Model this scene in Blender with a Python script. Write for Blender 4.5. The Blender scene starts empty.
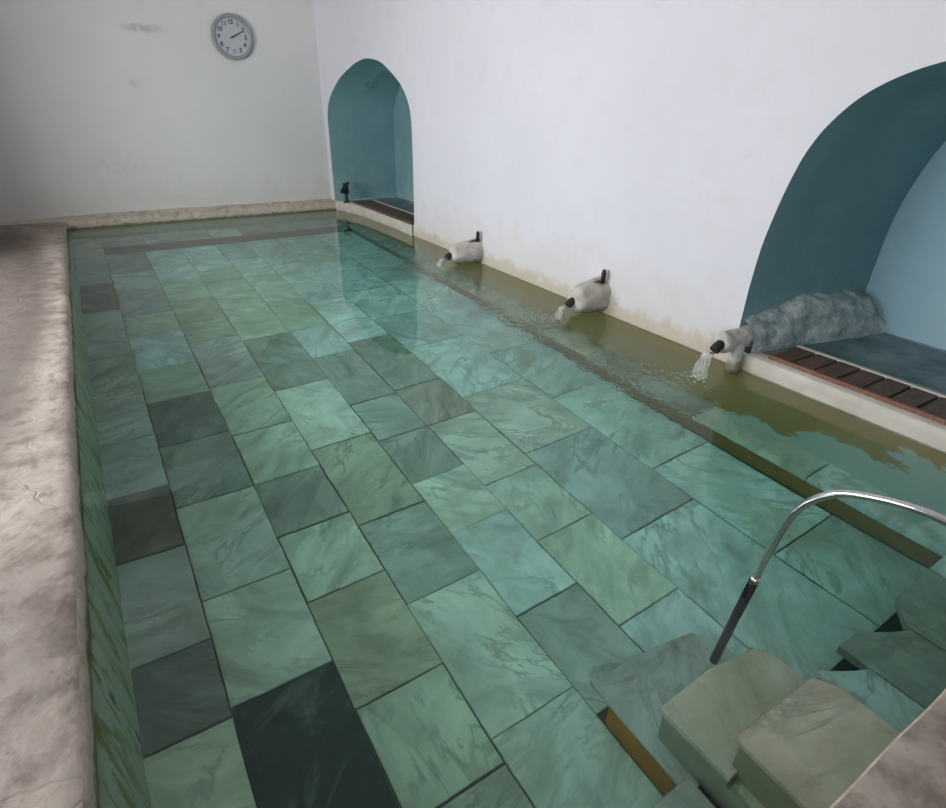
import bpy, bmesh, math, random
from mathutils import Vector, Matrix, noise
C = bpy.context.scene
COL = C.collection
PI = math.pi
rnd = random.Random(7)

# ------------------------------------------------------------------ helpers
def link(name, bm, mats, parent=None, smooth=False, kind=None, label=None, cat=None, group=None):
    bmesh.ops.recalc_face_normals(bm, faces=bm.faces[:])
    me = bpy.data.meshes.new(name); bm.to_mesh(me); bm.free()
    for m in (mats if isinstance(mats, (list, tuple)) else [mats]): me.materials.append(m)
    if smooth:
        for p in me.polygons: p.use_smooth = True
    o = bpy.data.objects.new(name, me); COL.objects.link(o)
    if parent: o.parent = parent
    if kind: o['kind'] = kind
    if label: o['label'] = label
    if cat: o['category'] = cat
    if group: o['group'] = group
    return o

def thing(name, label, cat, loc=(0, 0, 0), group=None):
    o = bpy.data.objects.new(name, None); COL.objects.link(o)
    o.location = loc; o.empty_display_size = .1
    o['label'] = label; o['category'] = cat
    if group: o['group'] = group
    return o

def box(bm, lo, hi, bev=0.0, seg=2):
    r = bmesh.ops.create_cube(bm, size=1)
    vs = r['verts']
    for v in vs:
        v.co = Vector([lo[i] + (v.co[i] + .5) * (hi[i] - lo[i]) for i in range(3)])
    if bev:
        es = {e for v in vs for e in v.link_edges}
        bmesh.ops.bevel(bm, geom=list(es), offset=bev, segments=seg, affect='EDGES', profile=.5)

def grid(bm, fn, us, vs, mi=0):
    """a sheet of quads; fn(u, v) -> point"""
    rows = [[bm.verts.new(fn(u, v)) for v in vs] for u in us]
    for a, b in zip(rows, rows[1:]):
        for i in range(len(vs) - 1):
            try:
                f = bm.faces.new((a[i], a[i + 1], b[i + 1], b[i])); f.material_index = mi
            except ValueError: pass

def lin(a, b, n): return [a + (b - a) * i / n for i in range(n + 1)]

def tube(bm, pts, rad, n=16, cap=True, mi=0):
    pts = [Vector(p) for p in pts]
    rr = rad if isinstance(rad, (list, tuple)) else [rad] * len(pts)
    rings = []; up = None
    for i, p in enumerate(pts):
        t = (pts[min(i + 1, len(pts) - 1)] - pts[max(i - 1, 0)]).normalized()
        if up is None:
            up = Vector((0, 0, 1)) if abs(t.z) < .9 else Vector((0, 1, 0))
        a = t.cross(up).normalized(); up = a.cross(t).normalized()
        rings.append([bm.verts.new(p + (a * math.cos(2 * PI * k / n) + up * math.sin(2 * PI * k / n)) * rr[i]) for k in range(n)])
    for r1, r2 in zip(rings, rings[1:]):
        for k in range(n):
            f = bm.faces.new((r1[k], r1[(k + 1) % n], r2[(k + 1) % n], r2[k])); f.material_index = mi; f.smooth = True
    if cap:
        for r in (rings[0], rings[-1]):
            f = bm.faces.new(r); f.material_index = mi

def spline(pts, n=8):
    P = [Vector(p) for p in pts]; out = []
    for i in range(len(P) - 1):
        p0, p1, p2, p3 = P[max(i - 1, 0)], P[i], P[i + 1], P[min(i + 2, len(P) - 1)]
        for k in range(n):
            t = k / n
            out.append(.5 * ((2 * p1) + (p2 - p0) * t + (2 * p0 - 5 * p1 + 4 * p2 - p3) * t * t + (3 * p1 - p0 - 3 * p2 + p3) * t ** 3))
    return out + [P[-1]]

def nz(p, s=1.0): return noise.noise(Vector(p) * s)

# ------------------------------------------------------------------ materials
class NT:
    def __init__(s, name):
        s.m = bpy.data.materials.new(name); s.m.use_nodes = True
        s.t = s.m.node_tree; s.t.nodes.clear()
        s.out = s.n('ShaderNodeOutputMaterial')
    def n(s, k, **kw):
        o = s.t.nodes.new(k)
        for a, b in kw.items(): setattr(o, a, b)
        return o
    def l(s, a, b): s.t.links.new(a, b)
    def val(s, sock, v):
        if hasattr(v, 'is_linked') or isinstance(v, bpy.types.NodeSocket): s.l(v, sock)
        else: sock.default_value = v
    def pos(s): return s.n('ShaderNodeNewGeometry').outputs['Position']
    def sep(s, v):
        x = s.n('ShaderNodeSeparateXYZ'); s.l(v, x.inputs[0]); return x.outputs
    def mapping(s, v, scale=(1, 1, 1), loc=(0, 0, 0), rot=(0, 0, 0)):
        x = s.n('ShaderNodeMapping'); s.l(v, x.inputs[0])
        x.inputs['Scale'].default_value = scale; x.inputs['Location'].default_value = loc; x.inputs['Rotation'].default_value = rot
        return x.outputs[0]
    def noise(s, v, scale, detail=5, rough=.55, dist=0.0):
        x = s.n('ShaderNodeTexNoise'); s.l(v, x.inputs['Vector'])
        x.inputs['Scale'].default_value = scale; x.inputs['Detail'].default_value = detail
        x.inputs['Roughness'].default_value = rough; x.inputs['Distortion'].default_value = dist
        return x.outputs['Fac']
    def ramp(s, f, stops, interp='LINEAR'):
        x = s.n('ShaderNodeValToRGB'); s.l(f, x.inputs[0]); r = x.color_ramp; r.interpolation = interp
        while len(r.elements) < len(stops): r.elements.new(.5)
        for e, (p, c) in zip(r.elements, stops):
            e.position = p; e.color = (c, c, c, 1) if not isinstance(c, tuple) else (*c, 1)
        return x.outputs[0]
    def mr(s, v, a, b, c=0.0, d=1.0, smooth=False):
        x = s.n('ShaderNodeMapRange'); s.l(v, x.inputs[0])
        if smooth: x.interpolation_type = 'SMOOTHSTEP'
        for i, q in enumerate((a, b, c, d)): x.inputs[i + 1].default_value = q
        return x.outputs[0]
    def math(s, op, a, b=0.0):
        x = s.n('ShaderNodeMath', operation=op); s.val(x.inputs[0], a); s.val(x.inputs[1], b); return x.outputs[0]
    def mix(s, f, a, b, mode='MIX'):
        x = s.n('ShaderNodeMix', data_type='RGBA', blend_type=mode)
        s.val(x.inputs[0], f)
        for sock, v in ((x.inputs[6], a), (x.inputs[7], b)):
            if isinstance(v, tuple): sock.default_value = (*v, 1)
            else: s.l(v, sock)
        return x.outputs[2]
    def bump(s, h, strength=.3, dist=.01):
        x = s.n('ShaderNodeBump'); s.l(h, x.inputs['Height'])
        s.val(x.inputs['Strength'], strength); x.inputs['Distance'].default_value = dist
        return x.outputs[0]
    def bsdf(s, col, rough=.7, normal=None, metal=0.0, spec=.4):
        x = s.n('ShaderNodeBsdfPrincipled')
        if isinstance(col, tuple): x.inputs['Base Color'].default_value = (*col, 1)
        else: s.l(col, x.inputs['Base Color'])
        s.val(x.inputs['Roughness'], rough); x.inputs['Metallic'].default_value = metal
        x.inputs['Specular IOR Level'].default_value = spec
        if normal is not None: s.l(normal, x.inputs['Normal'])
        s.l(x.outputs[0], s.out.inputs['Surface'])
        return x
    def blob(s, p, c, r, soft=.5):
        """1 inside an ellipsoid of radii r around c, fading out"""
        sub = s.mapping(p, (1 / r[0], 1 / r[1], 1 / r[2]), (-c[0] / r[0], -c[1] / r[1], -c[2] / r[2]))
        d = s.n('ShaderNodeVectorMath', operation='LENGTH'); s.l(sub, d.inputs[0])
        return s.mr(d.outputs['Value'], 1.0, 1.0 - soft, 0, 1, True)

def simple(name, col, rough=.6, metal=0.0, var=.12, scale=30, bump=.1):
    k = NT(name); p = k.n('ShaderNodeTexCoord').outputs['Object']
    f = k.noise(p, scale, 4)
    c = k.mix(f, tuple(max(0, v * (1 - var)) for v in col), tuple(min(1, v * (1 + var)) for v in col))
    k.bsdf(c, rough, k.bump(f, bump, .004), metal)
    return k.m

def plaster(name, base, grime_z=True, far=False):
    k = NT(name); p = k.pos()
    big = k.noise(p, .9, 4, .5); mid = k.noise(p, 5, 6, .6); fine = k.noise(p, 60, 3)
    c = k.mix(k.mr(big, .3, .7), tuple(v * .94 for v in base), base)
    c = k.mix(k.math('MULTIPLY', k.mr(mid, .52, .75), .25), c, (base[0] * .84, base[1] * .83, base[2] * .80))
    z = k.sep(p)[2]
    if grime_z:
        n2 = k.noise(p, 4.5, 6, .65)
        zz = k.math('SUBTRACT', z, k.mr(n2, .3, .7, -.02, .14))
        g = k.mr(zz, .10, -.02, 0, 1, True)
        c = k.mix(k.math('MULTIPLY', g, .75), c, (.40, .33, .21))
        g2 = k.mr(k.math('SUBTRACT', z, k.mr(n2, .3, .7, 0, .35)), .45, .0, 0, 1, True)
        c = k.mix(k.math('MULTIPLY', g2, .32), c, (.52, .44, .36))
    if far:
        for cc, rr, s_, col in (((1.07, 9.5, 2.33), (.34, .4, .07), .55, (.33, .25, .22)),
                                ((.83, 9.5, 1.73), (.09, .3, .09), .3, (.36, .30, .28)),
                                ((.45, 9.5, .75), (.55, .5, .25), .15, (.40, .36, .33))):
            b = k.math('MULTIPLY', k.blob(p, cc, rr, .7), k.mr(k.noise(p, 14, 4), .35, .6))
            c = k.mix(k.math('MULTIPLY', b, s_), c, col)
    h = k.math('ADD', k.math('MULTIPLY', mid, .8), k.math('MULTIPLY', fine, .15))
    k.bsdf(c, .85, k.bump(h, .35, .02), spec=.2)
    return k.m

M = {}
M['white'] = plaster('white_plaster', (.63, .612, .65))
M['far'] = plaster('grey_plaster', (.655, .645, .635), True, True)

def teal(name, A, B):
    k = NT(name); p = k.pos()
    f = k.noise(p, 2.2, 6, .6); g = k.noise(p, 9, 6, .65)
    c = k.mix(k.mr(f, .3, .7), A, B)
    c = k.mix(k.math('MULTIPLY', k.mr(g, .55, .75), .35), c, (.24, .42, .46))
    z = k.sep(p)[2]
    low = k.math('MULTIPLY', k.mr(k.math('SUBTRACT', z, k.mr(g, .3, .7, 0, .3)), .45, .1, 0, 1, True), k.mr(f, .35, .6))
    c = k.mix(k.math('MULTIPLY', low, .5), c, (.30, .42, .43))
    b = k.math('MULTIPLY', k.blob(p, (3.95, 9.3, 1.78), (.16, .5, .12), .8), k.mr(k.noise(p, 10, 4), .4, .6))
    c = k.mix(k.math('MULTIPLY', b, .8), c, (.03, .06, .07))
    k.bsdf(c, .75, k.bump(k.math('ADD', f, k.math('MULTIPLY', g, .5)), .35, .02), spec=.25)
    return k.m
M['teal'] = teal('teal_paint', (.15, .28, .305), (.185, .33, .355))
M['pale'] = teal('lit_teal_paint', (.30, .47, .555), (.35, .52, .60))  # near niche's back wall: its stronger light is painted into this paler teal

def rough_mortar():
    k = NT('teal_mortar'); p = k.pos()
    f = k.noise(p, 9, 7, .7); g = k.noise(p, 26, 5, .7)
    c = k.ramp(f, [(.28, (.12, .18, .18)), (.42, (.28, .36, .36)), (.54, (.50, .54, .53)), (.68, (.74, .74, .72))])
    c = k.mix(k.mr(g, .5, .75), c, (.42, .47, .47))
    k.bsdf(c, .9, k.bump(k.math('ADD', f, k.math('MULTIPLY', g, .6)), .9, .03), spec=.2)
    return k.m
M['mortar'] = rough_mortar()

def niche_floor():
    k = NT('niche_floor_cement'); p = k.pos()
    f = k.noise(p, 4, 6, .65); g = k.noise(p, 20, 5, .6)
    c = k.ramp(f, [(.3, (.085, .13, .14)), (.5, (.16, .225, .235)), (.7, (.26, .33, .335))])
    c = k.mix(k.mr(g, .6, .75, 0, .4), c, (.36, .40, .40))
    k.bsdf(c, .6, k.bump(g, .4, .01))
    return k.m
M['nfloor'] = niche_floor()

def deck():
    k = NT('worn_stone_deck'); p = k.pos()
    w = k.n('ShaderNodeTexNoise'); k.l(p, w.inputs['Vector']); w.inputs['Scale'].default_value = 2.5; w.inputs['Detail'].default_value = 3
    f = k.noise(p, 2.4, 5, .6, .5); g = k.noise(p, 9, 4, .6, .2); s = k.noise(p, 40, 3, .6)
    c = k.ramp(f, [(.30, (.17, .128, .102)), (.44, (.26, .208, .172)), (.56, (.36, .295, .248)), (.72, (.49, .415, .352))])
    c = k.mix(k.mr(g, .42, .72, 0, .7), c, (.36, .32, .285))
    c = k.mix(k.mr(g, .52, .32, 0, .8), c, (.15, .12, .105))
    c = k.mix(k.mr(s, .62, .72, 0, .4), c, (.13, .11, .10))
    wet = k.math('MULTIPLY', k.blob(p, (-.90, 5.6, .11), (.55, 4.2, 1), .4), k.mr(f, .25, .5, .6, 1))  # dark stained stone, deepened to offset strong window light on the deck
    c = k.mix(k.math('MULTIPLY', wet, .85), c, (.090, .071, .058))
    # thin wandering cracks
    v = k.n('ShaderNodeTexVoronoi', feature='DISTANCE_TO_EDGE')
    add = k.n('ShaderNodeVectorMath', operation='ADD'); k.l(p, add.inputs[0])
    sc = k.n('ShaderNodeVectorMath', operation='SCALE'); k.l(w.outputs['Color'], sc.inputs[0]); sc.inputs['Scale'].default_value = .5
    k.l(sc.outputs[0], add.inputs[1]); k.l(add.outputs[0], v.inputs['Vector']); v.inputs['Scale'].default_value = 1.15
    cr = k.math('MULTIPLY', k.mr(v.outputs['Distance'], .010, .0, 0, .5), k.mr(f, .5, .62))
    c = k.mix(k.math('MULTIPLY', cr, .25), c, (.12, .10, .09))
    h = k.math('ADD', k.math('MULTIPLY', f, 1.2), k.math('SUBTRACT', k.math('MULTIPLY', g, .7), k.math('MULTIPLY', cr, .5)))
    k.bsdf(c, k.mr(g, .3, .7, .55, .85), k.bump(h, .5, .02), spec=.3)
    return k.m
M['deck'] = deck()

def lip():
    k = NT('pale_stone_lip'); p = k.pos()
    g = k.noise(p, 12, 6, .7); f = k.noise(p, 3, 5, .6)
    c = k.ramp(g, [(.3, (.27, .225, .17)), (.5, (.46, .40, .33)), (.7, (.58, .52, .45))])
    c = k.mix(k.mr(f, .5, .7, 0, .5), c, (.35, .30, .22))
    z = k.sep(p)[2]
    c = k.mix(k.mr(k.math('SUBTRACT', z, k.mr(g, .35, .65, -.01, .03)), .03, .0, 0, .85, True), c, (.11, .10, .045))
    k.bsdf(c, .75, k.bump(g, .6, .015), spec=.3)
    return k.m
M['lip'] = lip()

def slab_mat(name, stain=0.0, stain_col=(.17, .145, .05)):
    """marble slabs; 'tone' holds each slab's own stone colour, 'vein' shifts and turns its veining"""
    k = NT(name); p = k.pos()
    tone = k.n('ShaderNodeAttribute', attribute_name='tone').outputs['Color']
    vein = k.n('ShaderNodeAttribute', attribute_name='vein').outputs['Vector']
    vs = k.sep(vein)
    off = k.n('ShaderNodeVectorMath', operation='MULTIPLY'); k.l(vein, off.inputs[0]); off.inputs[1].default_value = (40, 40, 40)
    ad = k.n('ShaderNodeVectorMath', operation='ADD'); k.l(p, ad.inputs[0]); k.l(off.outputs[0], ad.inputs[1])
    rot = k.n('ShaderNodeVectorRotate', rotation_type='Z_AXIS'); k.l(p, rot.inputs['Vector']); k.l(k.math('MULTIPLY', vs[2], PI), rot.inputs['Angle'])
    ad2 = k.n('ShaderNodeVectorMath', operation='ADD'); k.l(rot.outputs[0], ad2.inputs[0]); k.l(off.outputs[0], ad2.inputs[1])
    st = k.mapping(ad2.outputs[0], (1.0, 2.6, 1.0))
    streak = k.noise(st, 1.7, 6, .58, 1.4)
    cloud = k.noise(ad.outputs[0], 2.1, 6, .6, .9)
    fine = k.noise(ad.outputs[0], 22, 5, .65)
    c = k.mix(k.mr(cloud, .34, .66), k.mix(1.0, tone, (.70, .70, .68), 'MULTIPLY'), k.mix(1.0, tone, (1.20, 1.20, 1.20), 'MULTIPLY'))
    c = k.mix(k.mr(streak, .50, .70, 0, .75), c, k.mix(1.0, tone, (.46, .48, .46), 'MULTIPLY'))
    c = k.mix(k.mr(streak, .46, .30, 0, .5), c, k.mix(.35, tone, (.80, .82, .78)))
    ln = k.math('ABSOLUTE', k.math('SUBTRACT', k.noise(st, 1.2, 6, .6, 1.2), .5))
    c = k.mix(k.math('MULTIPLY', k.mr(ln, .035, .0, 0, .65), k.mr(cloud, .42, .62)), c, k.mix(1.0, tone, (.34, .35, .32), 'MULTIPLY'))
    pat = k.noise(p, 1.15, 6, .66, .6)
    c = k.mix(k.mr(pat, .52, .72, 0, .65), c, k.mix(1.0, tone, (.62, .52, .34), 'MULTIPLY'))
    spot = k.noise(ad.outputs[0], 3.4, 5, .7, .8)
    c = k.mix(k.mr(spot, .64, .76, 0, .7), c, k.mix(1.0, tone, (.36, .30, .24), 'MULTIPLY'))
    c = k.mix(k.mr(fine, .6, .75, 0, .2), c, (.20, .19, .15))
    if stain:
        sn = k.noise(p, 2.4, 6, .68, .6)
        c = k.mix(k.mr(sn, .62 - stain * .35, .78 - stain * .35, 0, .85), c, stain_col)
    k.bsdf(c, .55, k.bump(k.math('ADD', cloud, k.math('MULTIPLY', fine, .4)), .15, .010), spec=.3)
    return k.m
M['slab'] = slab_mat('marble_slabs')
M['slab_stained'] = slab_mat('stained_marble_slabs', .45, (.26, .20, .10))

def poolwall(name, a, b, algae, side):
    k = NT(name); p = k.pos(); z = k.sep(p)[2]
    f = k.noise(p, 3, 6, .6); st = k.noise(k.mapping(p, (1, 9, 1.4)), 1.6, 6, .6, .5)
    st2 = k.noise(k.mapping(p, (1, 16, 2.2)), 1.3, 5, .6, .3)
    c = k.mix(f, a, b)
    if side == 'left':
        c = k.mix(k.mr(st, .52, .63, 0, .9), c, algae)
        c = k.mix(k.mr(st2, .62, .68, 0, .9), c, (.045, .05, .02))
    elif side == 'back':
        c = k.mix(k.mr(st, .5, .7, 0, .4), c, algae)
    else:
        yy = k.sep(p)[1]
        edge = k.math('SUBTRACT', k.mr(k.noise(p, 3.6, 6, .6), .25, .75, -.66, -.16), k.mr(yy, .7, 2.3, -.24, .5))
        c = k.mix(k.mr(k.math('SUBTRACT', z, edge), -.02, .04, 0, .92), c, algae)
    c = k.mix(k.mr(z, -.06, -.005, 0, .7, True), c, (.16, .12, .05))
    k.bsdf(c, .7, k.bump(k.math('ADD', f, st), .5, .015), spec=.25)
    return k.m
M['pw_left'] = poolwall('pool_side_left', (.40, .43, .33), (.50, .52, .42), (.21, .19, .035), 'left')
M['pw_right'] = poolwall('pool_side_right', (.48, .52, .47), (.55, .58, .54), (.40, .235, .06), 'right')
M['pw_back'] = poolwall('pool_side_back', (.42, .44, .38), (.52, .53, .47), (.25, .22, .13), 'back')
M['olive_stone'] = simple('olive_stone', (.27, .24, .15), .7, 0, .4, 6, .3)
M['green_stone'] = simple('pale_green_stone', (.30, .30, .21), .7, 0, .3, 6, .3)
M['riser'] = simple('slime_riser', (.27, .145, .035), .7, 0, .45, 6, .4)
M['riser_brown'] = simple('rusty_riser', (.42, .16, .02), .7, 0, .4, 7, .4)
M['grout'] = simple('dark_bed', (.10, .11, .085), .9)
M['hollow_shade'] = simple('hollow_shade_dark', (.035, .03, .022), .9)  # shadow under the broken front slabs, put into the body's colour
M['ceiling'] = plaster('ceiling_plaster', (.62, .60, .60), False)
M['dimwall'] = plaster('old_wall_plaster', (.60, .58, .57), False)

def water():
    k = NT('pool_water'); p = k.pos()
    calm = k.noise(k.mapping(p, (1, .7, 1)), 3.0, 3, .5)
    rip = k.noise(p, 13, 3, .55, .6)
    near = k.math('MAXIMUM', k.math('MAXIMUM', k.blob(p, (2.95, 2.3, 0), (.75, .9, 1), .95), k.blob(p, (2.9, 3.6, 0), (.9, 1.1, 1), .95)), k.blob(p, (3.0, 5.4, 0), (.7, 1.0, 1), .95))
    h = k.math('ADD', k.math('MULTIPLY', calm, .02), k.math('MULTIPLY', k.math('MULTIPLY', rip, near), .10))
    nrm = k.bump(h, 1.0, .12)
    g = k.n('ShaderNodeBsdfGlass'); g.inputs['IOR'].default_value = 1.33; g.inputs['Roughness'].default_value = 0.0
    g.inputs['Color'].default_value = (1, 1, 1, 1)
    k.l(nrm, g.inputs['Normal']); k.l(g.outputs[0], k.out.inputs['Surface'])
    va = k.n('ShaderNodeVolumeAbsorption'); va.inputs['Density'].default_value = 1.0
    va.inputs['Color'].default_value = (1 - .27, 1 - .055, 1 - .10, 1)
    k.l(va.outputs[0], k.out.inputs['Volume'])
    return k.m
M['water'] = water()
M['chrome'] = simple('polished_steel', (.62, .62, .63), .16, 1.0, .03, 40, .02)
M['black'] = simple('black_rubber', (.012, .012, .013), .45, 0, .3, 40, .1)
M['iron'] = simple('black_iron', (.016, .014, .016), .5, 0, .4, 30, .3)
def spout_plaster():
    k = NT('spout_plaster'); p = k.pos(); z = k.sep(p)[2]
    f = k.noise(p, 11, 6, .65); g = k.noise(p, 4, 4, .5)
    c = k.ramp(f, [(.3, (.34, .31, .275)), (.5, (.50, .47, .435)), (.7, (.60, .57, .53))])
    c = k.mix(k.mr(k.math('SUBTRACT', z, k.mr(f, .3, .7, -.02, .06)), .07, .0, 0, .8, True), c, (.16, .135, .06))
    c = k.mix(k.mr(g, .52, .7, 0, .35), c, (.33, .27, .21))
    k.bsdf(c, .85, k.bump(f, .7, .015), spec=.2)
    return k.m
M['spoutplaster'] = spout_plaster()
M['clock_rim'] = simple('clock_grey_plastic', (.27, .28, .30), .45, 0, .05)
M['clock_face'] = simple('clock_pale_face', (.44, .45, .465), .6, 0, .02, 10, .01)
M['clock_ink'] = simple('clock_dark_ink', (.09, .09, .10), .6, 0, .05)

def wood(name, a, b):
    k = NT(name); p = k.pos()
    f = k.noise(k.mapping(p, (2.5, 22, 8)), 3, 6, .6, .4)
    c = k.ramp(f, [(.3, a), (.6, b), (.8, tuple(v * 1.7 for v in b))])
    k.bsdf(c, .6, k.bump(f, .4, .006))
    return k.m
M['darkwood'] = wood('dark_wet_wood', (.062, .037, .026), (.15, .09, .062))
M['redwood'] = wood('reddish_wood', (.10, .045, .028), (.20, .095, .06))
M['brownwood'] = wood('brown_wood', (.07, .038, .030), (.12, .07, .055))
M['marble'] = simple('white_sill_marble', (.49, .445, .39), .6, 0, .3, 7, .4)

def jet():
    k = NT('clear_falling_water')
    g = k.n('ShaderNodeBsdfGlass'); g.inputs['IOR'].default_value = 1.2; g.inputs['Roughness'].default_value = .08
    d = k.n('ShaderNodeBsdfDiffuse'); d.inputs['Color'].default_value = (.75, .8, .8, 1)
    p = k.pos(); f = k.noise(k.mapping(p, (10, 30, 2)), 4, 4)
    k.l(k.bump(f, .6, .01), g.inputs['Normal'])
    m = k.n('ShaderNodeMixShader'); k.l(k.mr(f, .4, .75, .03, .35), m.inputs[0])
    k.l(g.outputs[0], m.inputs[1]); k.l(d.outputs[0], m.inputs[2]); k.l(m.outputs[0], k.out.inputs['Surface'])
    return k.m
M['jet'] = jet()
M['foam'] = simple('white_foam', (.72, .76, .75), .8, 0, .05, 60, .3)

# ------------------------------------------------------------------ the shell
LX, FY, RX, NY = -.345, 9.37, 3.53, .20       # pool: left, far, right, near water edges
DZ = .11                                        # deck level above the water
BACK = 9.5                                      # far wall
CEIL = 4.0
def wx(y):
    t = max(0.0, (y - 7) / 2.5)
    return RX - .23 * t ** 5

far_arch = [(7.0, 1.20), (7.015, 1.40), (7.08, 1.575), (7.28, 1.765), (7.69, 1.965), (7.93, 2.035), (8.2, 2.066), (8.45, 2.055), (8.70, 2.00), (9.056, 1.852), (9.30, 1.635), (9.40, 1.42), (9.42, 1.20)]
half = [(2.165, .53), (2.15, .80), (2.12, 1.0), (2.085, 1.17), (2.035, 1.34), (1.98, 1.455), (1.92, 1.54), (1.83, 1.635), (1.73, 1.705), (1.61, 1.762), (1.48, 1.802), (1.3, 1.838), (1.15, 1.848)]
near_arch = [(2.3 - y, z) for y, z in half][:-1] + half[::-1]
def smooth_arch(a):
    out = []
    for v in spline([(y, z, 0) for y, z in a], 4):
        if not out or v.x > out[-1][0] + 2e-4: out.append((round(v.x, 4), v.y))
    return out
far_arch, near_arch = smooth_arch(far_arch), smooth_arch(near_arch)
FS, NS = .13, .11                                # sill heights
def arch_top(a, y):
    for (y0, z0), (y1, z1) in zip(a, a[1:]):
        if y0 - 1e-4 <= y <= y1 + 1e-4: return z0 + (z1 - z0) * (0 if y1 == y0 else (y - y0) / (y1 - y0))
    return None

# right wall, front face with two arched openings
bm = bmesh.new()
ya = sorted({round(y, 4) for y, _ in far_arch} | {round(y, 4) for y, _ in near_arch} | {round(v, 4) for v in lin(-4, -.1, 10) + lin(2.3, 6.9, 24)} | {BACK, 9.46})
def wpt(y, z): return (wx(y) + .008 * nz((1.3, y, z), 1.6), y, z)
for y0, y1 in zip(ya, ya[1:]):
    arch = None
    for a, s in ((far_arch, FS), (near_arch, NS)):
        if a[0][0] - 1e-4 <= y0 and y1 <= a[-1][0] + 1e-4: arch = (a, s)
    if arch:
        t0, t1 = arch_top(arch[0], y0), arch_top(arch[0], y1)
        for k0, k1 in zip(lin(0, 1, 10), lin(0, 1, 10)[1:]):
            vs = [bm.verts.new(wpt(y, t + (CEIL - t) * k)) for y, t, k in ((y0, t0, k0), (y1, t1, k0), (y1, t1, k1), (y0, t0, k1))]
            bm.faces.new(vs)
        zs = [-.02, arch[1]]
    else:
        zs = [-.02, .1, .3, .6] + lin(.9, CEIL, 10)
    for z0, z1 in zip(zs, zs[1:]):
        bm.faces.new([bm.verts.new(wpt(y, z)) for y, z in ((y0, z0), (y1, z0), (y1, z1), (y0, z1))])
bmesh.ops.remove_doubles(bm, verts=bm.verts[:], dist=1e-4)
link('wall_right', bm, M['white'], kind='structure', smooth=True)

# niches behind the openings: soffit and jambs, back wall, floor
def niche(name, a, sill, xb, splay, shrink):
    bm = bmesh.new()
    yc = (a[0][0] + a[-1][0]) / 2
    out = [(a[0][0], z) for z in lin(sill, a[0][1], 4)[:-1]] + a + [(a[-1][0], z) for z in lin(a[-1][1], sill, 4)[1:]]
    def p(i, t):
        y, z = out[int(i)]
        x0 = wpt(y, z)[0]
        yy = y + (yc - y) * splay * t; zz = sill + (z - sill) * (1 - shrink * t)
        n = .012 * nz((x0 + t * 2, yy, zz), 2.5) * min(1, t * 4)
        return (x0 + (xb - x0) * t, yy + n, zz + n)
    grid(bm, p, range(len(out)), lin(0, 1, 10))
    ring = [p(i, 1) for i in range(len(out))]
    c = bm.verts.new((xb + .02, yc, (sill + 1.0)))
    rv = [bm.verts.new(q) for q in ring]
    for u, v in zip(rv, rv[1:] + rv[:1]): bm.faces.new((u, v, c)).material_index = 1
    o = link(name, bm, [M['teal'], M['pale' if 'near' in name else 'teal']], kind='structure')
    for pl in o.data.polygons: pl.use_smooth = len(pl.vertices) == 4
    bm = bmesh.new()
    y0, y1 = out[0][0] - .02, out[-1][0] + .02
    grid(bm, lambda y, t: (wx(y) + .02 + (xb + .1 - wx(y)) * t, y, sill - .004 + .012 * nz((t * 3, y, 0), 2) * min(1, t * 3)), lin(y0, y1, 30), lin(0, 1, 20))
    link(name.replace('wall_', 'floor_'), bm, M['nfloor'], kind='structure', smooth=True)
niche('wall_far_niche', far_arch, FS, 4.42, .01, .02)
niche('wall_near_niche', near_arch, NS, 4.85, .13, .03)

# far wall
bm = bmesh.new()
grid(bm, lambda x, z: (x, BACK + .01 * nz((x, 2, z), 1.3), z), lin(-2.55, 3.36, 34), lin(-.02, CEIL, 16))
link('wall_back', bm, M['far'], kind='structure', smooth=True)

# wall on the left, out of the frame, with two window openings the daylight comes through
WLX = -2.5
WIN = [(-2.6, -.2, .95, 2.0), (2.2, 7.0, .95, 2.0)]
bm = bmesh.new()
def wall_x(x, y0, y1, z0, z1): box(bm, (x - .3, y0, z0), (x, y1, z1))
ycur = -4.0
for (a, b, c, d) in WIN:
    wall_x(WLX, ycur, a, 0, CEIL); wall_x(WLX, a, b, 0, c); wall_x(WLX, a, b, d, CEIL); ycur = b
wall_x(WLX, ycur, BACK, 0, CEIL)
box(bm, (WLX - .05, 7.3, 0), (-1.28, BACK + .05, CEIL))      # unseen pier, added to shade the left end of the far wall
link('wall_left', bm, M['dimwall'], kind='structure')
bm = bmesh.new(); box(bm, (WLX, -4.2, 0), (RX, -4.0, CEIL)); link('wall_front', bm, M['dimwall'], kind='structure')
# ceiling: a shallow barrel vault
bm = bmesh.new()
grid(bm, lambda x, y: (x, y, CEIL - .02 + .55 * math.sin(PI * (x - WLX) / (RX - WLX))), lin(WLX - .3, RX + .05, 24), lin(-4.2, BACK + .1, 12))
link('ceiling', bm, M['ceiling'], kind='structure', smooth=True)

# deck: left and near sides of the pool, and the low ledge along the far wall
def edge_n(y): return .008 * nz((4.1, y, 0), 2.3) + .004 * nz((1.1, y, 3), 9)
bm = bmesh.new()
ysd = lin(-4.0, 9.4, 240)
prof = [(WLX - .05, 0), (-1.5, 0), (-.9, 0), (-.62, 0), (-.47, 0), (-.40, -.001), (-.365, -.004), (-.35, -.012)]
grid(bm, lambda i, y: (prof[i][0] + (edge_n(y) if i > 4 and y > .1 else 0), y, DZ + prof[i][1] + .006 * nz((prof[i][0], y, 0), 3) - (0.03 * max(0, (y - 7.6) / 1.9)) * 0), range(len(prof)), ysd)
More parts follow.
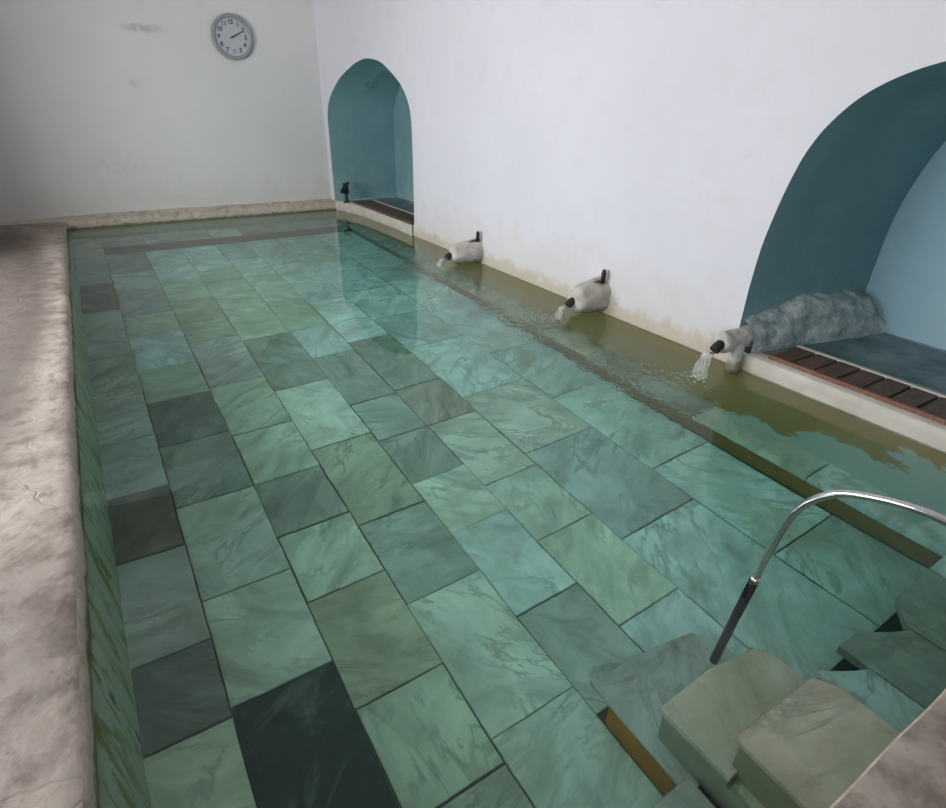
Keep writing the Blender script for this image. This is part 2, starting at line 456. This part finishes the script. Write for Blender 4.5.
# near deck
pn = [(-4.0, 0), (-2, 0), (-.6, 0), (-.2, 0), (.05, 0), (.13, -.002), (.165, -.005), (.183, -.014)]
grid(bm, lambda i, x: (x, pn[i][0] + (.008 * nz((x, 7.7, 0), 2.6) if i > 4 else 0), DZ + pn[i][1] + .006 * nz((x, pn[i][0], 0), 3) + (.002 if i < 5 else 0)), range(len(pn)), lin(-.42, RX + .02, 100))
link('floor', bm, M['deck'], kind='structure', smooth=True)
# rounded pale lip and the strip of stone above the water
bm = bmesh.new()
lp = [(-.352, .098), (-.345, .088), (-.342, .07), (-.344, .04), (-.341, .01), (-.345, -.03)]
grid(bm, lambda i, y: (lp[i][0] + edge_n(y) + .004 * nz((y, lp[i][1], 2), 8), y, lp[i][1] + .006 * nz((-.35, y, 0), 3)), range(len(lp)), lin(.18, 9.42, 260))
np_ = [(.181, .097), (.190, .085), (.192, .05), (.20, -.03)]
grid(bm, lambda i, x: (x, np_[i][0] + .008 * nz((x, 7.7, 0), 2.6), np_[i][1] + .006 * nz((x, .18, 0), 3)), range(len(np_)), lin(-.36, RX + .01, 110))
link('trim_1', bm, M['lip'], kind='structure', smooth=True)
bm = bmesh.new()
fp = [(9.52, .17), (9.47, .145), (9.42, .12), (9.395, .108), (9.378, .09), (9.372, .05), (9.37, -.04)]
grid(bm, lambda i, x: (x, fp[i][0] + .010 * nz((x, 3.3, fp[i][1]), 4), fp[i][1] + .010 * nz((x, 8, 0), 3) - (.05 * max(0, (-.2 - x)) if i < 4 else 0)), range(len(fp)), lin(-2.4, 3.40, 120))
link('trim_2', bm, M['lip'], kind='structure', smooth=True)
# white sills of the two niches, standing a little proud of the wall
bm = bmesh.new()
sp = [(.10, NS + .006), (-.008, NS + .004), (-.014, NS - .004), (-.014, .05), (-.010, -.03)]
grid(bm, lambda i, y: (RX + sp[i][0] + .004 * nz((y, i, 0), 5), y, sp[i][1]), range(len(sp)), lin(.15, 2.06, 50))
link('trim_3', bm, M['marble'], kind='structure', smooth=True)
bm = bmesh.new()
sp2 = [(.10, FS + .006), (-.02, FS + .004), (-.028, FS - .006), (-.028, .05), (-.02, -.03)]
grid(bm, lambda i, y: (wx(y) + sp2[i][0] + .004 * nz((y, i, 0), 5), y, sp2[i][1]), range(len(sp2)), lin(7.02, 9.38, 50))
link('trim_4', bm, M['marble'], kind='structure', smooth=True)

# sides of the basin below the water
FD, BD = -1.05, -.80
bm = bmesh.new()
grid(bm, lambda z, y: (LX + .035 * (-z / .8) + .006 * nz((0, y, z), 3), y, z), [-.02, -.1, -.25, -.4, -.6, -.82], lin(.15, 9.45, 90))
link('wall_pool_left', bm, M['pw_left'], kind='structure', smooth=True)
bm = bmesh.new()
grid(bm, lambda z, y: (wx(y) + .006 * nz((5, y, z), 3) - (.01 if z > -.03 else 0), y, z), [-.02, -.1, -.25, -.4, -.6, -.82], lin(.15, 9.45, 90))
link('wall_pool_right', bm, M['pw_right'], kind='structure', smooth=True)
bm = bmesh.new()
grid(bm, lambda z, x: (x, FY + .006 * nz((x, 5, z), 3), z), [-.02, -.2, -.5, -.82], lin(-.4, 3.6, 30))
link('wall_pool_back', bm, M['pw_back'], kind='structure', smooth=True)
bm = bmesh.new()
grid(bm, lambda z, x: (x, NY, z), [-.02, -.3, -.6, -1.1], lin(-.4, 3.6, 30))
link('wall_pool_front', bm, M['pw_left'], kind='structure', smooth=True)

# ------------------------------------------------------------------ slabs
PAL = dict(L=(.62, .61, .545), G=(.50, .52, .415), B=(.46, .425, .33), D=(.19, .185, .17), K=(.020, .048, .042), U=(.63, .68, .67), E=(.34, .345, .30), W=(.68, .665, .56), T=(.50, .545, .54), R=(.42, .345, .295), H=(.44, .44, .40), O=(.41, .40, .28), N=(.17, .13, .105), A=(.60, .50, .40))
class Slabs:
    def __init__(s):
        s.bm = bmesh.new()
        s.tone = s.bm.loops.layers.float_color.new('tone'); s.vein = s.bm.loops.layers.float_color.new('vein')
    def add(s, poly, z, thick, code, gap=None, jit=.005, tilt=.004, mi=0):
        c = PAL[code]; f = rnd.uniform(.92, 1.08); c = tuple(min(1, 1.22 * v * f * rnd.uniform(.97, 1.03)) for v in c)
        vein = (rnd.random(), rnd.random(), rnd.choice((.1, .2, .3, .7, .8, .9, rnd.random())))
        cx = sum(p[0] for p in poly) / len(poly); cy = sum(p[1] for p in poly) / len(poly)
        # break the straight edges into short runs so that joints wander a little
        pts = []
        for (x0, y0), (x1, y1) in zip(poly, poly[1:] + poly[:1]):
            d = math.hypot(x1 - x0, y1 - y0); n = max(1, int(d / .12))
            for i in range(n): pts.append((x0 + (x1 - x0) * i / n, y0 + (y1 - y0) * i / n))
        if gap is None: gap = rnd.choice((.0005, .001, .0015, .002, .005))
        P = []
        jx, jy = rnd.uniform(-jit, jit) * .5, rnd.uniform(-jit, jit) * .5
        for x, y in pts:
            d = math.hypot(cx - x, cy - y)
            k = gap + .5 * jit * (1 + nz((x * 1.0 + cx, y, 3), 6))
            P.append((x + (cx - x) / d * k + jx, y + (cy - y) / d * k + jy))
        zt = z + rnd.uniform(-.003, .003); tx, ty = rnd.uniform(-tilt, tilt), rnd.uniform(-tilt, tilt)
        h = lambda x, y: zt + (x - cx) * tx + (y - cy) * ty
        def inset(r): return [(x + (cx - x) / math.hypot(cx - x, cy - y) * r, y + (cy - y) / math.hypot(cx - x, cy - y) * r) for x, y in P]
        rings = [[s.bm.verts.new((x, y, h(x, y) - thick)) for x, y in P], [s.bm.verts.new((x, y, h(x, y) - .003)) for x, y in P], [s.bm.verts.new((x, y, h(x, y))) for x, y in inset(.004)]]
        fs = [s.bm.faces.new(rings[2])]
        for a, b in zip(rings, rings[1:]):
            for i in range(len(P)):
                j = (i + 1) % len(P); fs.append(s.bm.faces.new((a[i], a[j], b[j], b[i])))
        for f_ in fs:
            f_.material_index = mi
            for l in f_.loops: l[s.tone] = (*c, 1); l[s.vein] = (*vein, 1)
    def rect(s, x0, x1, y0, y1, z, thick, code, **kw): s.add([(x0, y0), (x1, y0), (x1, y1), (x0, y1)], z, thick, code, **kw)
    def done(s, name, mats, **kw):
        return link(name, s.bm, mats, kind='structure', **kw)

S = Slabs()
cx = [0.0, .45, .88, 1.32, 1.71, 2.13, 2.74, 3.30]
cols = [
 ([.58, 1.85, 2.47, 3.22, 3.88, 4.5, 5.07, 5.78, 6.33, 7.15, 7.83, 8.76], 'KWLEDGUGHLE'),
 ([.58, 1.07, 1.58, 2.21, 2.72, 3.22, 3.81, 4.55, 5.45, 6.58, 7.30, 8.76], 'HGBLELGHOGU'),
 ([.58, 1.17, 1.95, 2.58, 3.40, 4.27, 5.30, 6.56, 7.55, 8.76], 'LLHBLEGGU'),
 ([.58, 1.60, 2.25, 2.75, 3.27, 3.80, 4.67, 5.31, 6.15, 7.09, 7.9, 8.76], 'HULEHEUGLUT'),
 ([.58, 1.29, 1.95, 2.50, 3.27, 3.83, 4.80, 5.95, 6.40, 7.45, 8.76], 'UWLLREUTUT'),
 ([.58, 1.70, 2.63, 3.47, 4.45, 5.2, 6.05, 6.45, 7.7, 8.76], 'UTLUTUTUT'),
 ([.58, 1.15, 2.05, 3.1, 4.0, 5.1, 6.2, 7.4, 8.76], 'TUUTUUTU'),
]
for i, (ys, cc) in enumerate(cols):
    for (y0, y1), c in zip(zip(ys, ys[1:]), cc):
        if i == 3 and y0 < 1: y0 = 1.02
        S.rect(cx[i], cx[i + 1], y0, y1, FD, .05, c)
S.done('floor_pool', M['slab'])
bm = bmesh.new(); box(bm, (-.5, .1, FD - .12), (3.65, 9.5, FD - .012)); link('floor_pool_bed', bm, M['grout'], kind='structure')

# submerged benches along four sides
S = Slabs()
ys = [.6, 1.2, 1.68, 2.08, 2.72, 3.26, 3.84, 4.5, 5.18, 5.75, 6.33, 7.27, 8.1, 8.95]
for (y0, y1), c in zip(zip(ys, ys[1:]), 'EGDHNHHEEENEH'):
    xe = 0.0 - (.05 if c == 'N' and y0 > 5 else 0)
    z = BD - (.04 if c == 'N' and y0 > 5 else 0)
    S.rect(-.32, xe, y0, y1, z, .06, c)
S.done('floor_bench_left', M['slab'])
S = Slabs()
xs = [-.32, 0, .5, 1.35, 1.75, 2.75, 3.28]
for (x0, x1), c in zip(zip(xs, xs[1:]), 'AHHWEE'): S.rect(x0, x1, 8.95, 9.39, BD, .06, c)
S.done('floor_bench_back', M['slab'])
S = Slabs()
ys = [.60, 1.35, 2.2, 3.3, 4.4, 5.5, 6.4, 7.2, 8.1, 8.95]
for (y0, y1), c in zip(zip(ys, ys[1:]), 'ULHAAHHEE'): S.rect(3.30, 3.56, y0, y1, BD, .06, c, mi=0 if y0 < 2 else 1)
S.done('floor_bench_right', [M['slab'], M['slab_stained']])
S = Slabs()
def near_slab(x0, x1, c, cut=None):
    p = [(x0, .18), (x1, .18), (x1, .60), (x0, .60)]
    if cut == 'r': p = [(x0, .18), (x1, .18), (x1, .47), (x1 - .06, .50), (x1 - .15, .56), (x1 - .20, .60), (x0, .60)]
    if cut == 'l': p = [(x0, .18), (x1, .18), (x1, .60), (x0 + .12, .60), (x0 + .05, .54), (x0, .50)]
    S.add(p, BD, .06, c)
near_slab(-.32, 0, 'E'); near_slab(0, .62, 'H'); near_slab(.62, 1.345, 'H')
near_slab(1.93, 2.31, 'T', 'r'); near_slab(2.31, 2.66, 'E', 'r'); near_slab(2.66, 3.10, 'E', 'l'); near_slab(3.10, 3.56, 'U')
S.done('floor_bench_front', M['slab'])
# bench bodies under the slabs
for nm, lo, hi, mt in (('left', (-.40, .15, FD - .05), (-.018, 8.97, BD - .055), 'riser'), ('back', (-.4, 8.965, FD - .05), (3.45, 9.46, BD - .055), 'riser'),
                       ('right', (3.318, .15, FD - .05), (3.62, 8.97, BD - .055), 'riser'), ('front', (-.4, .14, FD - .05), (3.6, .565, BD - .062), 'hollow_shade')):
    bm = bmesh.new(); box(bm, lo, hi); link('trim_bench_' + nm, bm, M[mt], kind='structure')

# steps down into the water from the near edge
S = Slabs()
CZ, BZ, AZ = -.87, -.62, -.42
S.add([(1.322, .18), (1.95, .18), (1.95, .92), (1.88, 1.02), (1.70, 1.06), (1.325, 1.09)], CZ, .022, 'H')
S.add([(1.375, .48), (1.93, .48), (1.95, .68), (1.90, .76), (1.66, .80), (1.368, .79)], BZ, .035, 'A', jit=.010)
S.add([(1.375, .18), (1.46, .18), (1.46, .47), (1.40, .475)], BZ - .05, .03, 'O')
S.add([(1.408, .17), (1.90, .17), (1.90, .44), (1.85, .515), (1.412, .525)], AZ, .03, 'A', jit=.004)
S.done('floor_steps', slab_mat('worn_step_slabs', .22, (.27, .185, .10)))
for nm, lo, hi, mt in (('lower', (1.320, .17, FD - .05), (1.86, .97, CZ - .022), 'riser_brown'), ('middle', (1.384, .17, CZ + .002), (1.91, .77, BZ - .082), 'green_stone'),
                       ('middle_top', (1.384, .485, BZ - .083), (1.91, .77, BZ - .036), 'green_stone'), ('upper', (1.422, .16, BZ - .05), (1.88, .505, AZ - .03), 'olive_stone')):
    bm = bmesh.new(); box(bm, lo, hi); link('trim_steps_' + nm, bm, M[mt], kind='structure')

# ------------------------------------------------------------------ water
bm = bmesh.new(); box(bm, (-.43, .12, -1.22), (3.66, 9.47, 0))
link('water', bm, M['water'], kind='structure')

# ------------------------------------------------------------------ rough mortar curb at the foot of the near niche's jamb
bm = bmesh.new()
def curb(t, a):
    x = 3.56 + 1.32 * t; w = .13 + .12 * t; h = .19 + .15 * math.sin(PI * min(1, t * .75 + .1)) * 1.0
    if t > .9: h *= 1 - .35 * (t - .9) / .1
    yb = 2.19 - .14 * t
    y = yb - w * math.sin(a * PI / 2); z = NS - .02 + h * math.cos(a * PI / 2) ** .8
    n = noise.fractal(Vector((x, y, z)) * 6, .9, 2.0, 4) * .016
    return (x, y - n, z + n)
grid(bm, curb, lin(0, 1, 70), lin(0, 1, 22))
link('trim_5', bm, M['mortar'], kind='structure', smooth=True)

# ------------------------------------------------------------------ wooden gratings in the niches
def grating(name, label, x0, x1, y0, y1, z, pitch, slat_m, frame_m, front, back_w):
    t = thing(name, label, 'grating', ((x0 + x1) / 2, (y0 + y1) / 2, z), 'wooden gratings over the niche drains')
    off = Vector(t.location)
    def part(nm, lo, hi, m, bev=.004):
        bm = bmesh.new(); box(bm, Vector(lo) - off, Vector(hi) - off, bev); return link(nm, bm, m, t)
    part('front_rail', (x0, y0, z + .002), (x0 + front, y1, z + .034), frame_m)
    part('back_rail', (x1 - back_w, y0, z + .002), (x1, y1, z + .036), M['marble'])
    n = int((y1 - y0) / pitch); d = (y1 - y0) / n
    for i in range(n):
        part('slat', (x0 + front + .003, y0 + i * d + .007, z + .004), (x1 - back_w - .003, y0 + (i + 1) * d - .007, z + .030 + rnd.uniform(-.002, .002)), slat_m, .005)
    part('drain_bed', (x0 + front, y0, z + .001), (x1 - back_w, y1, z + .003), M['iron'], 0)
grating('wooden_grating', 'dark wet slatted wooden grating in the large near niche with reddish front rail', 3.575, 3.93, .33, 1.94, NS, .135, M['darkwood'], M['redwood'], .03, .035)
grating('wooden_grating', 'brown wooden grating inside the small far arched niche', 3.50, 3.84, 7.04, 9.02, FS + .006, .135, M['brownwood'], M['brownwood'], .03, .03)

# ------------------------------------------------------------------ handrail
t = thing('handrail', 'curved chrome handrail with black sleeve standing on the underwater steps', 'handrail', (1.84, .87, CZ))
off = Vector(t.location)
path = spline([(1.79, .79, .0), (1.79, .772, .17), (1.79, .745, .335), (1.79, .715, .415), (1.79, .675, .475), (1.79, .62, .525), (1.79, .555, .556), (1.79, .46, .586), (1.79, .36, .598), (1.79, .22, .585), (1.79, .08, .53), (1.79, -.06, .43), (1.79, -.14, .32), (1.79, -.17, .2), (1.79, -.175, .118)], 6)
bm = bmesh.new(); tube(bm, [p - off for p in path], .0135, 20); link('rail', bm, M['chrome'], t)
bm = bmesh.new(); tube(bm, [Vector(p) - off for p in ((1.79, .79, .012), (1.84, .868, CZ + .01))], .018, 20); link('sleeve', bm, M['black'], t, label='black rubber sleeve')
bm = bmesh.new(); tube(bm, [Vector(p) - off for p in ((1.79, .789, .008), (1.79, .7865, .035))], .0175, 20); link('collar', bm, M['chrome'], t)
bm = bmesh.new(); tube(bm, [Vector(p) - off for p in ((1.79, -.175, .113), (1.79, -.175, .123))], .045, 24); link('base_flange', bm, M['chrome'], t)

# ------------------------------------------------------------------ wall clock
CX, CZc, CR = 2.13, 2.295, .265
t = thing('wall_clock', 'round grey rimmed wall clock high on the far wall', 'clock', (CX, BACK - .012, CZc))
def ring(bm, r0, r1, y0, y1, n=64):
    prof = [(r1, 0), (r1, y1 * .7), (r1 - .010, y1), (r0 + .010, y1), (r0, y0), (r0, 0)]
    P = [[bm.verts.new((r * math.cos(2 * PI * k / n), -y, r * math.sin(2 * PI * k / n))) for k in range(n)] for r, y in prof]
    for a, b in zip(P, P[1:] + P[:1]):
        for k in range(n): bm.faces.new((a[k], a[(k + 1) % n], b[(k + 1) % n], b[k]))
bm = bmesh.new(); ring(bm, CR - .045, CR, .028, .05); link('rim', bm, M['clock_rim'], t, smooth=True)
bm = bmesh.new(); r = bmesh.ops.create_cone(bm, cap_ends=True, segments=64, radius1=CR - .035, radius2=CR - .035, depth=.02, matrix=Matrix.Translation((0, -.012, 0)) @ Matrix.Rotation(PI / 2, 4, 'X'))
face = link('face', bm, M['clock_face'], t)
for k in range(1, 13):
    cu = bpy.data.curves.new('numeral', 'FONT'); cu.body = str(k); cu.size = .072; cu.align_x = 'CENTER'; cu.align_y = 'CENTER'; cu.extrude = .001; cu.offset = .003
    cu.materials.append(M['clock_ink'])
    tmp = bpy.data.objects.new('tmp', cu); me = bpy.data.meshes.new_from_object(tmp); bpy.data.objects.remove(tmp)
    o = bpy.data.objects.new('numeral', me); COL.objects.link(o); o.parent = face
    a = PI / 2 - k * PI / 6
    o.location = (.172 * math.cos(a), -.0235, .172 * math.sin(a)); o.rotation_euler = (PI / 2, 0, 0)
def hand(nm, ang, ln, w, y):
    bm = bmesh.new(); box(bm, (-.03, y - .002, -w), (ln, y + .002, w), .001)
    o = link(nm, bm, M['clock_ink'], t); o.rotation_euler = (0, -ang, 0); return o
hand('hour_hand', PI / 2 - 2 * PI * (2.12 / 12), .10, .009, -.028)
hand('minute_hand', PI / 2 - 2 * PI * (10.3 / 60), .15, .006, -.033)
bm = bmesh.new(); bmesh.ops.create_cone(bm, cap_ends=True, segments=24, radius1=.013, radius2=.013, depth=.018, matrix=Matrix.Translation((0, -.030, 0)) @ Matrix.Rotation(PI / 2, 4, 'X')); link('hub', bm, M['clock_ink'], t)

# ------------------------------------------------------------------ water spouts
def lump(bm, y, z, length, r0, r1, seed, droop, foot):
    """plastered spout standing out of the wall along -x, sagging to the water on its underside"""
    n, m = 20, 28
    rings = []
    for i in range(n + 1):
        t = i / n; x = RX + .05 - (length + .05) * t
        r = r0 + (r1 - r0) * t
        if t > .86: r *= math.sqrt(max(.02, 1 - ((t - .86) / .15) ** 2))
        rg = []
        for k in range(m):
            a = 2 * PI * k / m
            yy, zz = math.cos(a) * r * .92, math.sin(a) * r
            if zz < 0: zz *= 1 + foot * (1 - t)
            q = Vector((x, y + yy, z - droop * t + zz))
            q += Vector((0, math.cos(a), math.sin(a))) * .016 * noise.fractal(q * 8 + Vector((seed, 0, 0)), .8, 2, 3)
            rg.append(bm.verts.new(q))
        rings.append(rg)
    for a, b in zip(rings, rings[1:]):
        for k in range(m): bm.faces.new((a[k], a[(k + 1) % m], b[(k + 1) % m], b[k]))
    bm.faces.new(rings[-1])
SPOUTS = [(5.45, .145, .36, .125, .095, 1.0, .03, .5, True, 'white plastered water spout nearest the far arched niche with black nub on top'),
          (3.50, .165, .31, .135, .115, 5.0, .03, .4, True, 'rounded white plastered water spout, middle one of three along the right wall'),
          (2.13, .225, .23, .072, .068, 9.0, .02, .3, False, 'small white plastered water spout beside the large near niche')]
for (y, z, L, r0, r1, sd, dr, ft, nub, lab) in SPOUTS:
    t = thing('water_spout', lab, 'spout', (RX, y, 0), 'plastered water spouts along the right wall'); off = Vector(t.location)
    bm = bmesh.new(); lump(bm, y, z, L, r0, r1, sd, dr, ft)
    if not nub:      # the last spout stands on a plaster foot
        rr = spline([(RX - .07, y - .03, .20), (RX - .07, y - .03, .10), (RX - .065, y - .03, -.06)], 6)
        tube(bm, rr, [.045 + .008 * nz((p.z * 9, 2, 2)) for p in rr], 18)
    bmesh.ops.translate(bm, verts=bm.verts[:], vec=-off)
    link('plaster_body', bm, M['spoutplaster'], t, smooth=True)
    ex, ez = RX - L, z - dr
    bm = bmesh.new()
    po = spline([(ex + .06, y, ez + .005), (ex - .01, y, ez - .01), (ex - .045, y + .0, ez - .035)], 6)
    tube(bm, [p - off for p in po], .034, 20)
    bm2 = [p - off for p in po]
    link('outlet_pipe', bm, M['iron'], t, label='black iron outlet pipe')
    if nub:
        bm = bmesh.new(); tube(bm, [Vector(p) - off for p in ((RX - .045, y - .06, z + r0 * .72), (RX - .045, y - .06, z + r0 + .045), (RX - .045, y - .06, z + r0 + .075))], [.02, .021, .014], 16)
        link('valve_stub', bm, M['iron'], t, label='black iron valve stub')
        bm = bmesh.new(); tube(bm, [Vector(p) - off for p in ((RX - .05, y - .058, z + r0 * .9), (ex + .12, y - .01, z - dr + r1 * .98))], .010, 10)
        link('control_rod', bm, M['redwood'], t)
    # the water that leaves it
    bm = bmesh.new()
    fall = [(ex - .078 - .06 * math.sqrt(k), y + .01 * k, (ez - .045) * (1 - k ** 1.4) + .001) for k in lin(0, 1, 12)]
    wdt = (.028, .045) if nub else (.028, .066)
    rows = []
    for i, p in enumerate(fall):
        k = i / 12; w = wdt[0] + (wdt[1] - wdt[0]) * k
        rows.append([bm.verts.new((p[0] + .012 * math.sin(a) - .0, p[1] + w * math.cos(a), p[2] + .006 * math.sin(a * 3 + i))) for a in lin(0, 2 * PI, 18)[:-1]])
    for a, b in zip(rows, rows[1:]):
        for k in range(len(a)): bm.faces.new((a[k], a[(k + 1) % len(a)], b[(k + 1) % len(a)], b[k]))
    bm.faces.new(rows[0])
    link('falling_water', bm, M['jet'], kind='stuff', smooth=True, label='clear water pouring out of the ' + {5.45: 'farthest', 3.50: 'middle', 2.13: 'nearest'}[y] + ' wall spout', cat='water')
    # foam bubbles where it lands
    bm = bmesh.new(); q = random.Random(int(sd))
    for _ in range(70 if y < 5 else 20):
        u = abs(q.gauss(0, 1)); px, py = ex - .12 - .17 * u, y + .01 + q.gauss(0, .05) * (1 + u) + .10 * u
        r = q.uniform(.002, .006)
        bmesh.ops.create_icosphere(bm, subdivisions=1, radius=r, matrix=Matrix.Translation((px, py, .0005)) @ Matrix.Diagonal((1.6, 1.2, .4, 1)))
    link('foam', bm, M['foam'], kind='stuff', label='white foam on the water below the ' + {5.45: 'farthest', 3.50: 'middle', 2.13: 'nearest'}[y] + ' wall spout', cat='foam')

# black iron tap at the corner of the far niche
t = thing('iron_tap', 'black iron tap on the left corner of the far arched niche sill', 'tap', (3.43, 9.16, FS)); off = Vector(t.location)
bm = bmesh.new(); tube(bm, [Vector(p) - off for p in spline([(3.44, 9.17, .11), (3.44, 9.17, .22), (3.44, 9.17, .30), (3.42, 9.15, .345), (3.37, 9.12, .335), (3.345, 9.10, .29)], 5)], .026, 16); link('pipe', bm, M['iron'], t)
bm = bmesh.new(); tube(bm, [Vector(p) - off for p in ((3.44, 9.17, .27), (3.44, 9.17, .40))], [.05, .04], 16); link('valve_body', bm, M['iron'], t)
bm = bmesh.new(); tube(bm, [Vector(p) - off for p in ((3.40, 9.17, .405), (3.49, 9.13, .425))], .016, 12); link('handle', bm, M['iron'], t)
bm = bmesh.new(); tube(bm, [Vector(p) - off for p in ((3.44, 9.17, -.005 + FS), (3.44, 9.17, FS + .014))], .05, 20); link('base_flange', bm, M['iron'], t)

# ------------------------------------------------------------------ light: daylight through the openings on the left
w = bpy.data.worlds.new('daylight'); C.world = w; w.use_nodes = True
b = w.node_tree.nodes['Background']; b.inputs[0].default_value = (.80, .88, 1.0, 1); b.inputs[1].default_value = .6
for i, (a, b_, c, d) in enumerate(WIN):
    l = bpy.data.lights.new('window_daylight', 'AREA'); l.shape = 'RECTANGLE'; l.size = b_ - a; l.size_y = d - c
    l.energy = (36, 66)[i] * (b_ - a); l.color = (.94, .97, 1.0)
    o = bpy.data.objects.new('window_daylight', l); COL.objects.link(o)
    o.location = (WLX - .1, (a + b_) / 2, (c + d) / 2); o.rotation_euler = (0, -PI / 2, 0)
    o.rotation_euler = Vector((1, 0, 0)).to_track_quat('-Z', 'Y').to_euler()

# ------------------------------------------------------------------ camera
cam = bpy.data.cameras.new('camera'); co = bpy.data.objects.new('camera', cam); COL.objects.link(co)
X = Vector((.84603396, -.53280699, .01852704)); Dn = Vector((-.23410771, -.40250794, -.88497511)); F = Vector((.4789782, .74438167, -.46526961))
co.matrix_world = Matrix(((X.x, -Dn.x, -F.x, 0), (X.y, -Dn.y, -F.y, 0), (X.z, -Dn.z, -F.z, 1.6), (0, 0, 0, 1)))
cam.sensor_fit = 'HORIZONTAL'; cam.sensor_width = 36; cam.lens = 577 * 36 / 946
cam.clip_start = .02
C.camera = co
C.view_settings.view_transform = 'Standard'; C.view_settings.look = 'None'; C.view_settings.gamma = 1; C.view_settings.exposure = .06
C.view_settings.use_curve_mapping = False
cy = C.cycles
cy.max_bounces = 14; cy.diffuse_bounces = 6; cy.glossy_bounces = 6; cy.transmission_bounces = 12; cy.transparent_max_bounces = 12
cy.caustics_refractive = True; cy.caustics_reflective = True; cy.blur_glossy = .5
cy.use_denoising = True; cy.sample_clamp_indirect = 8
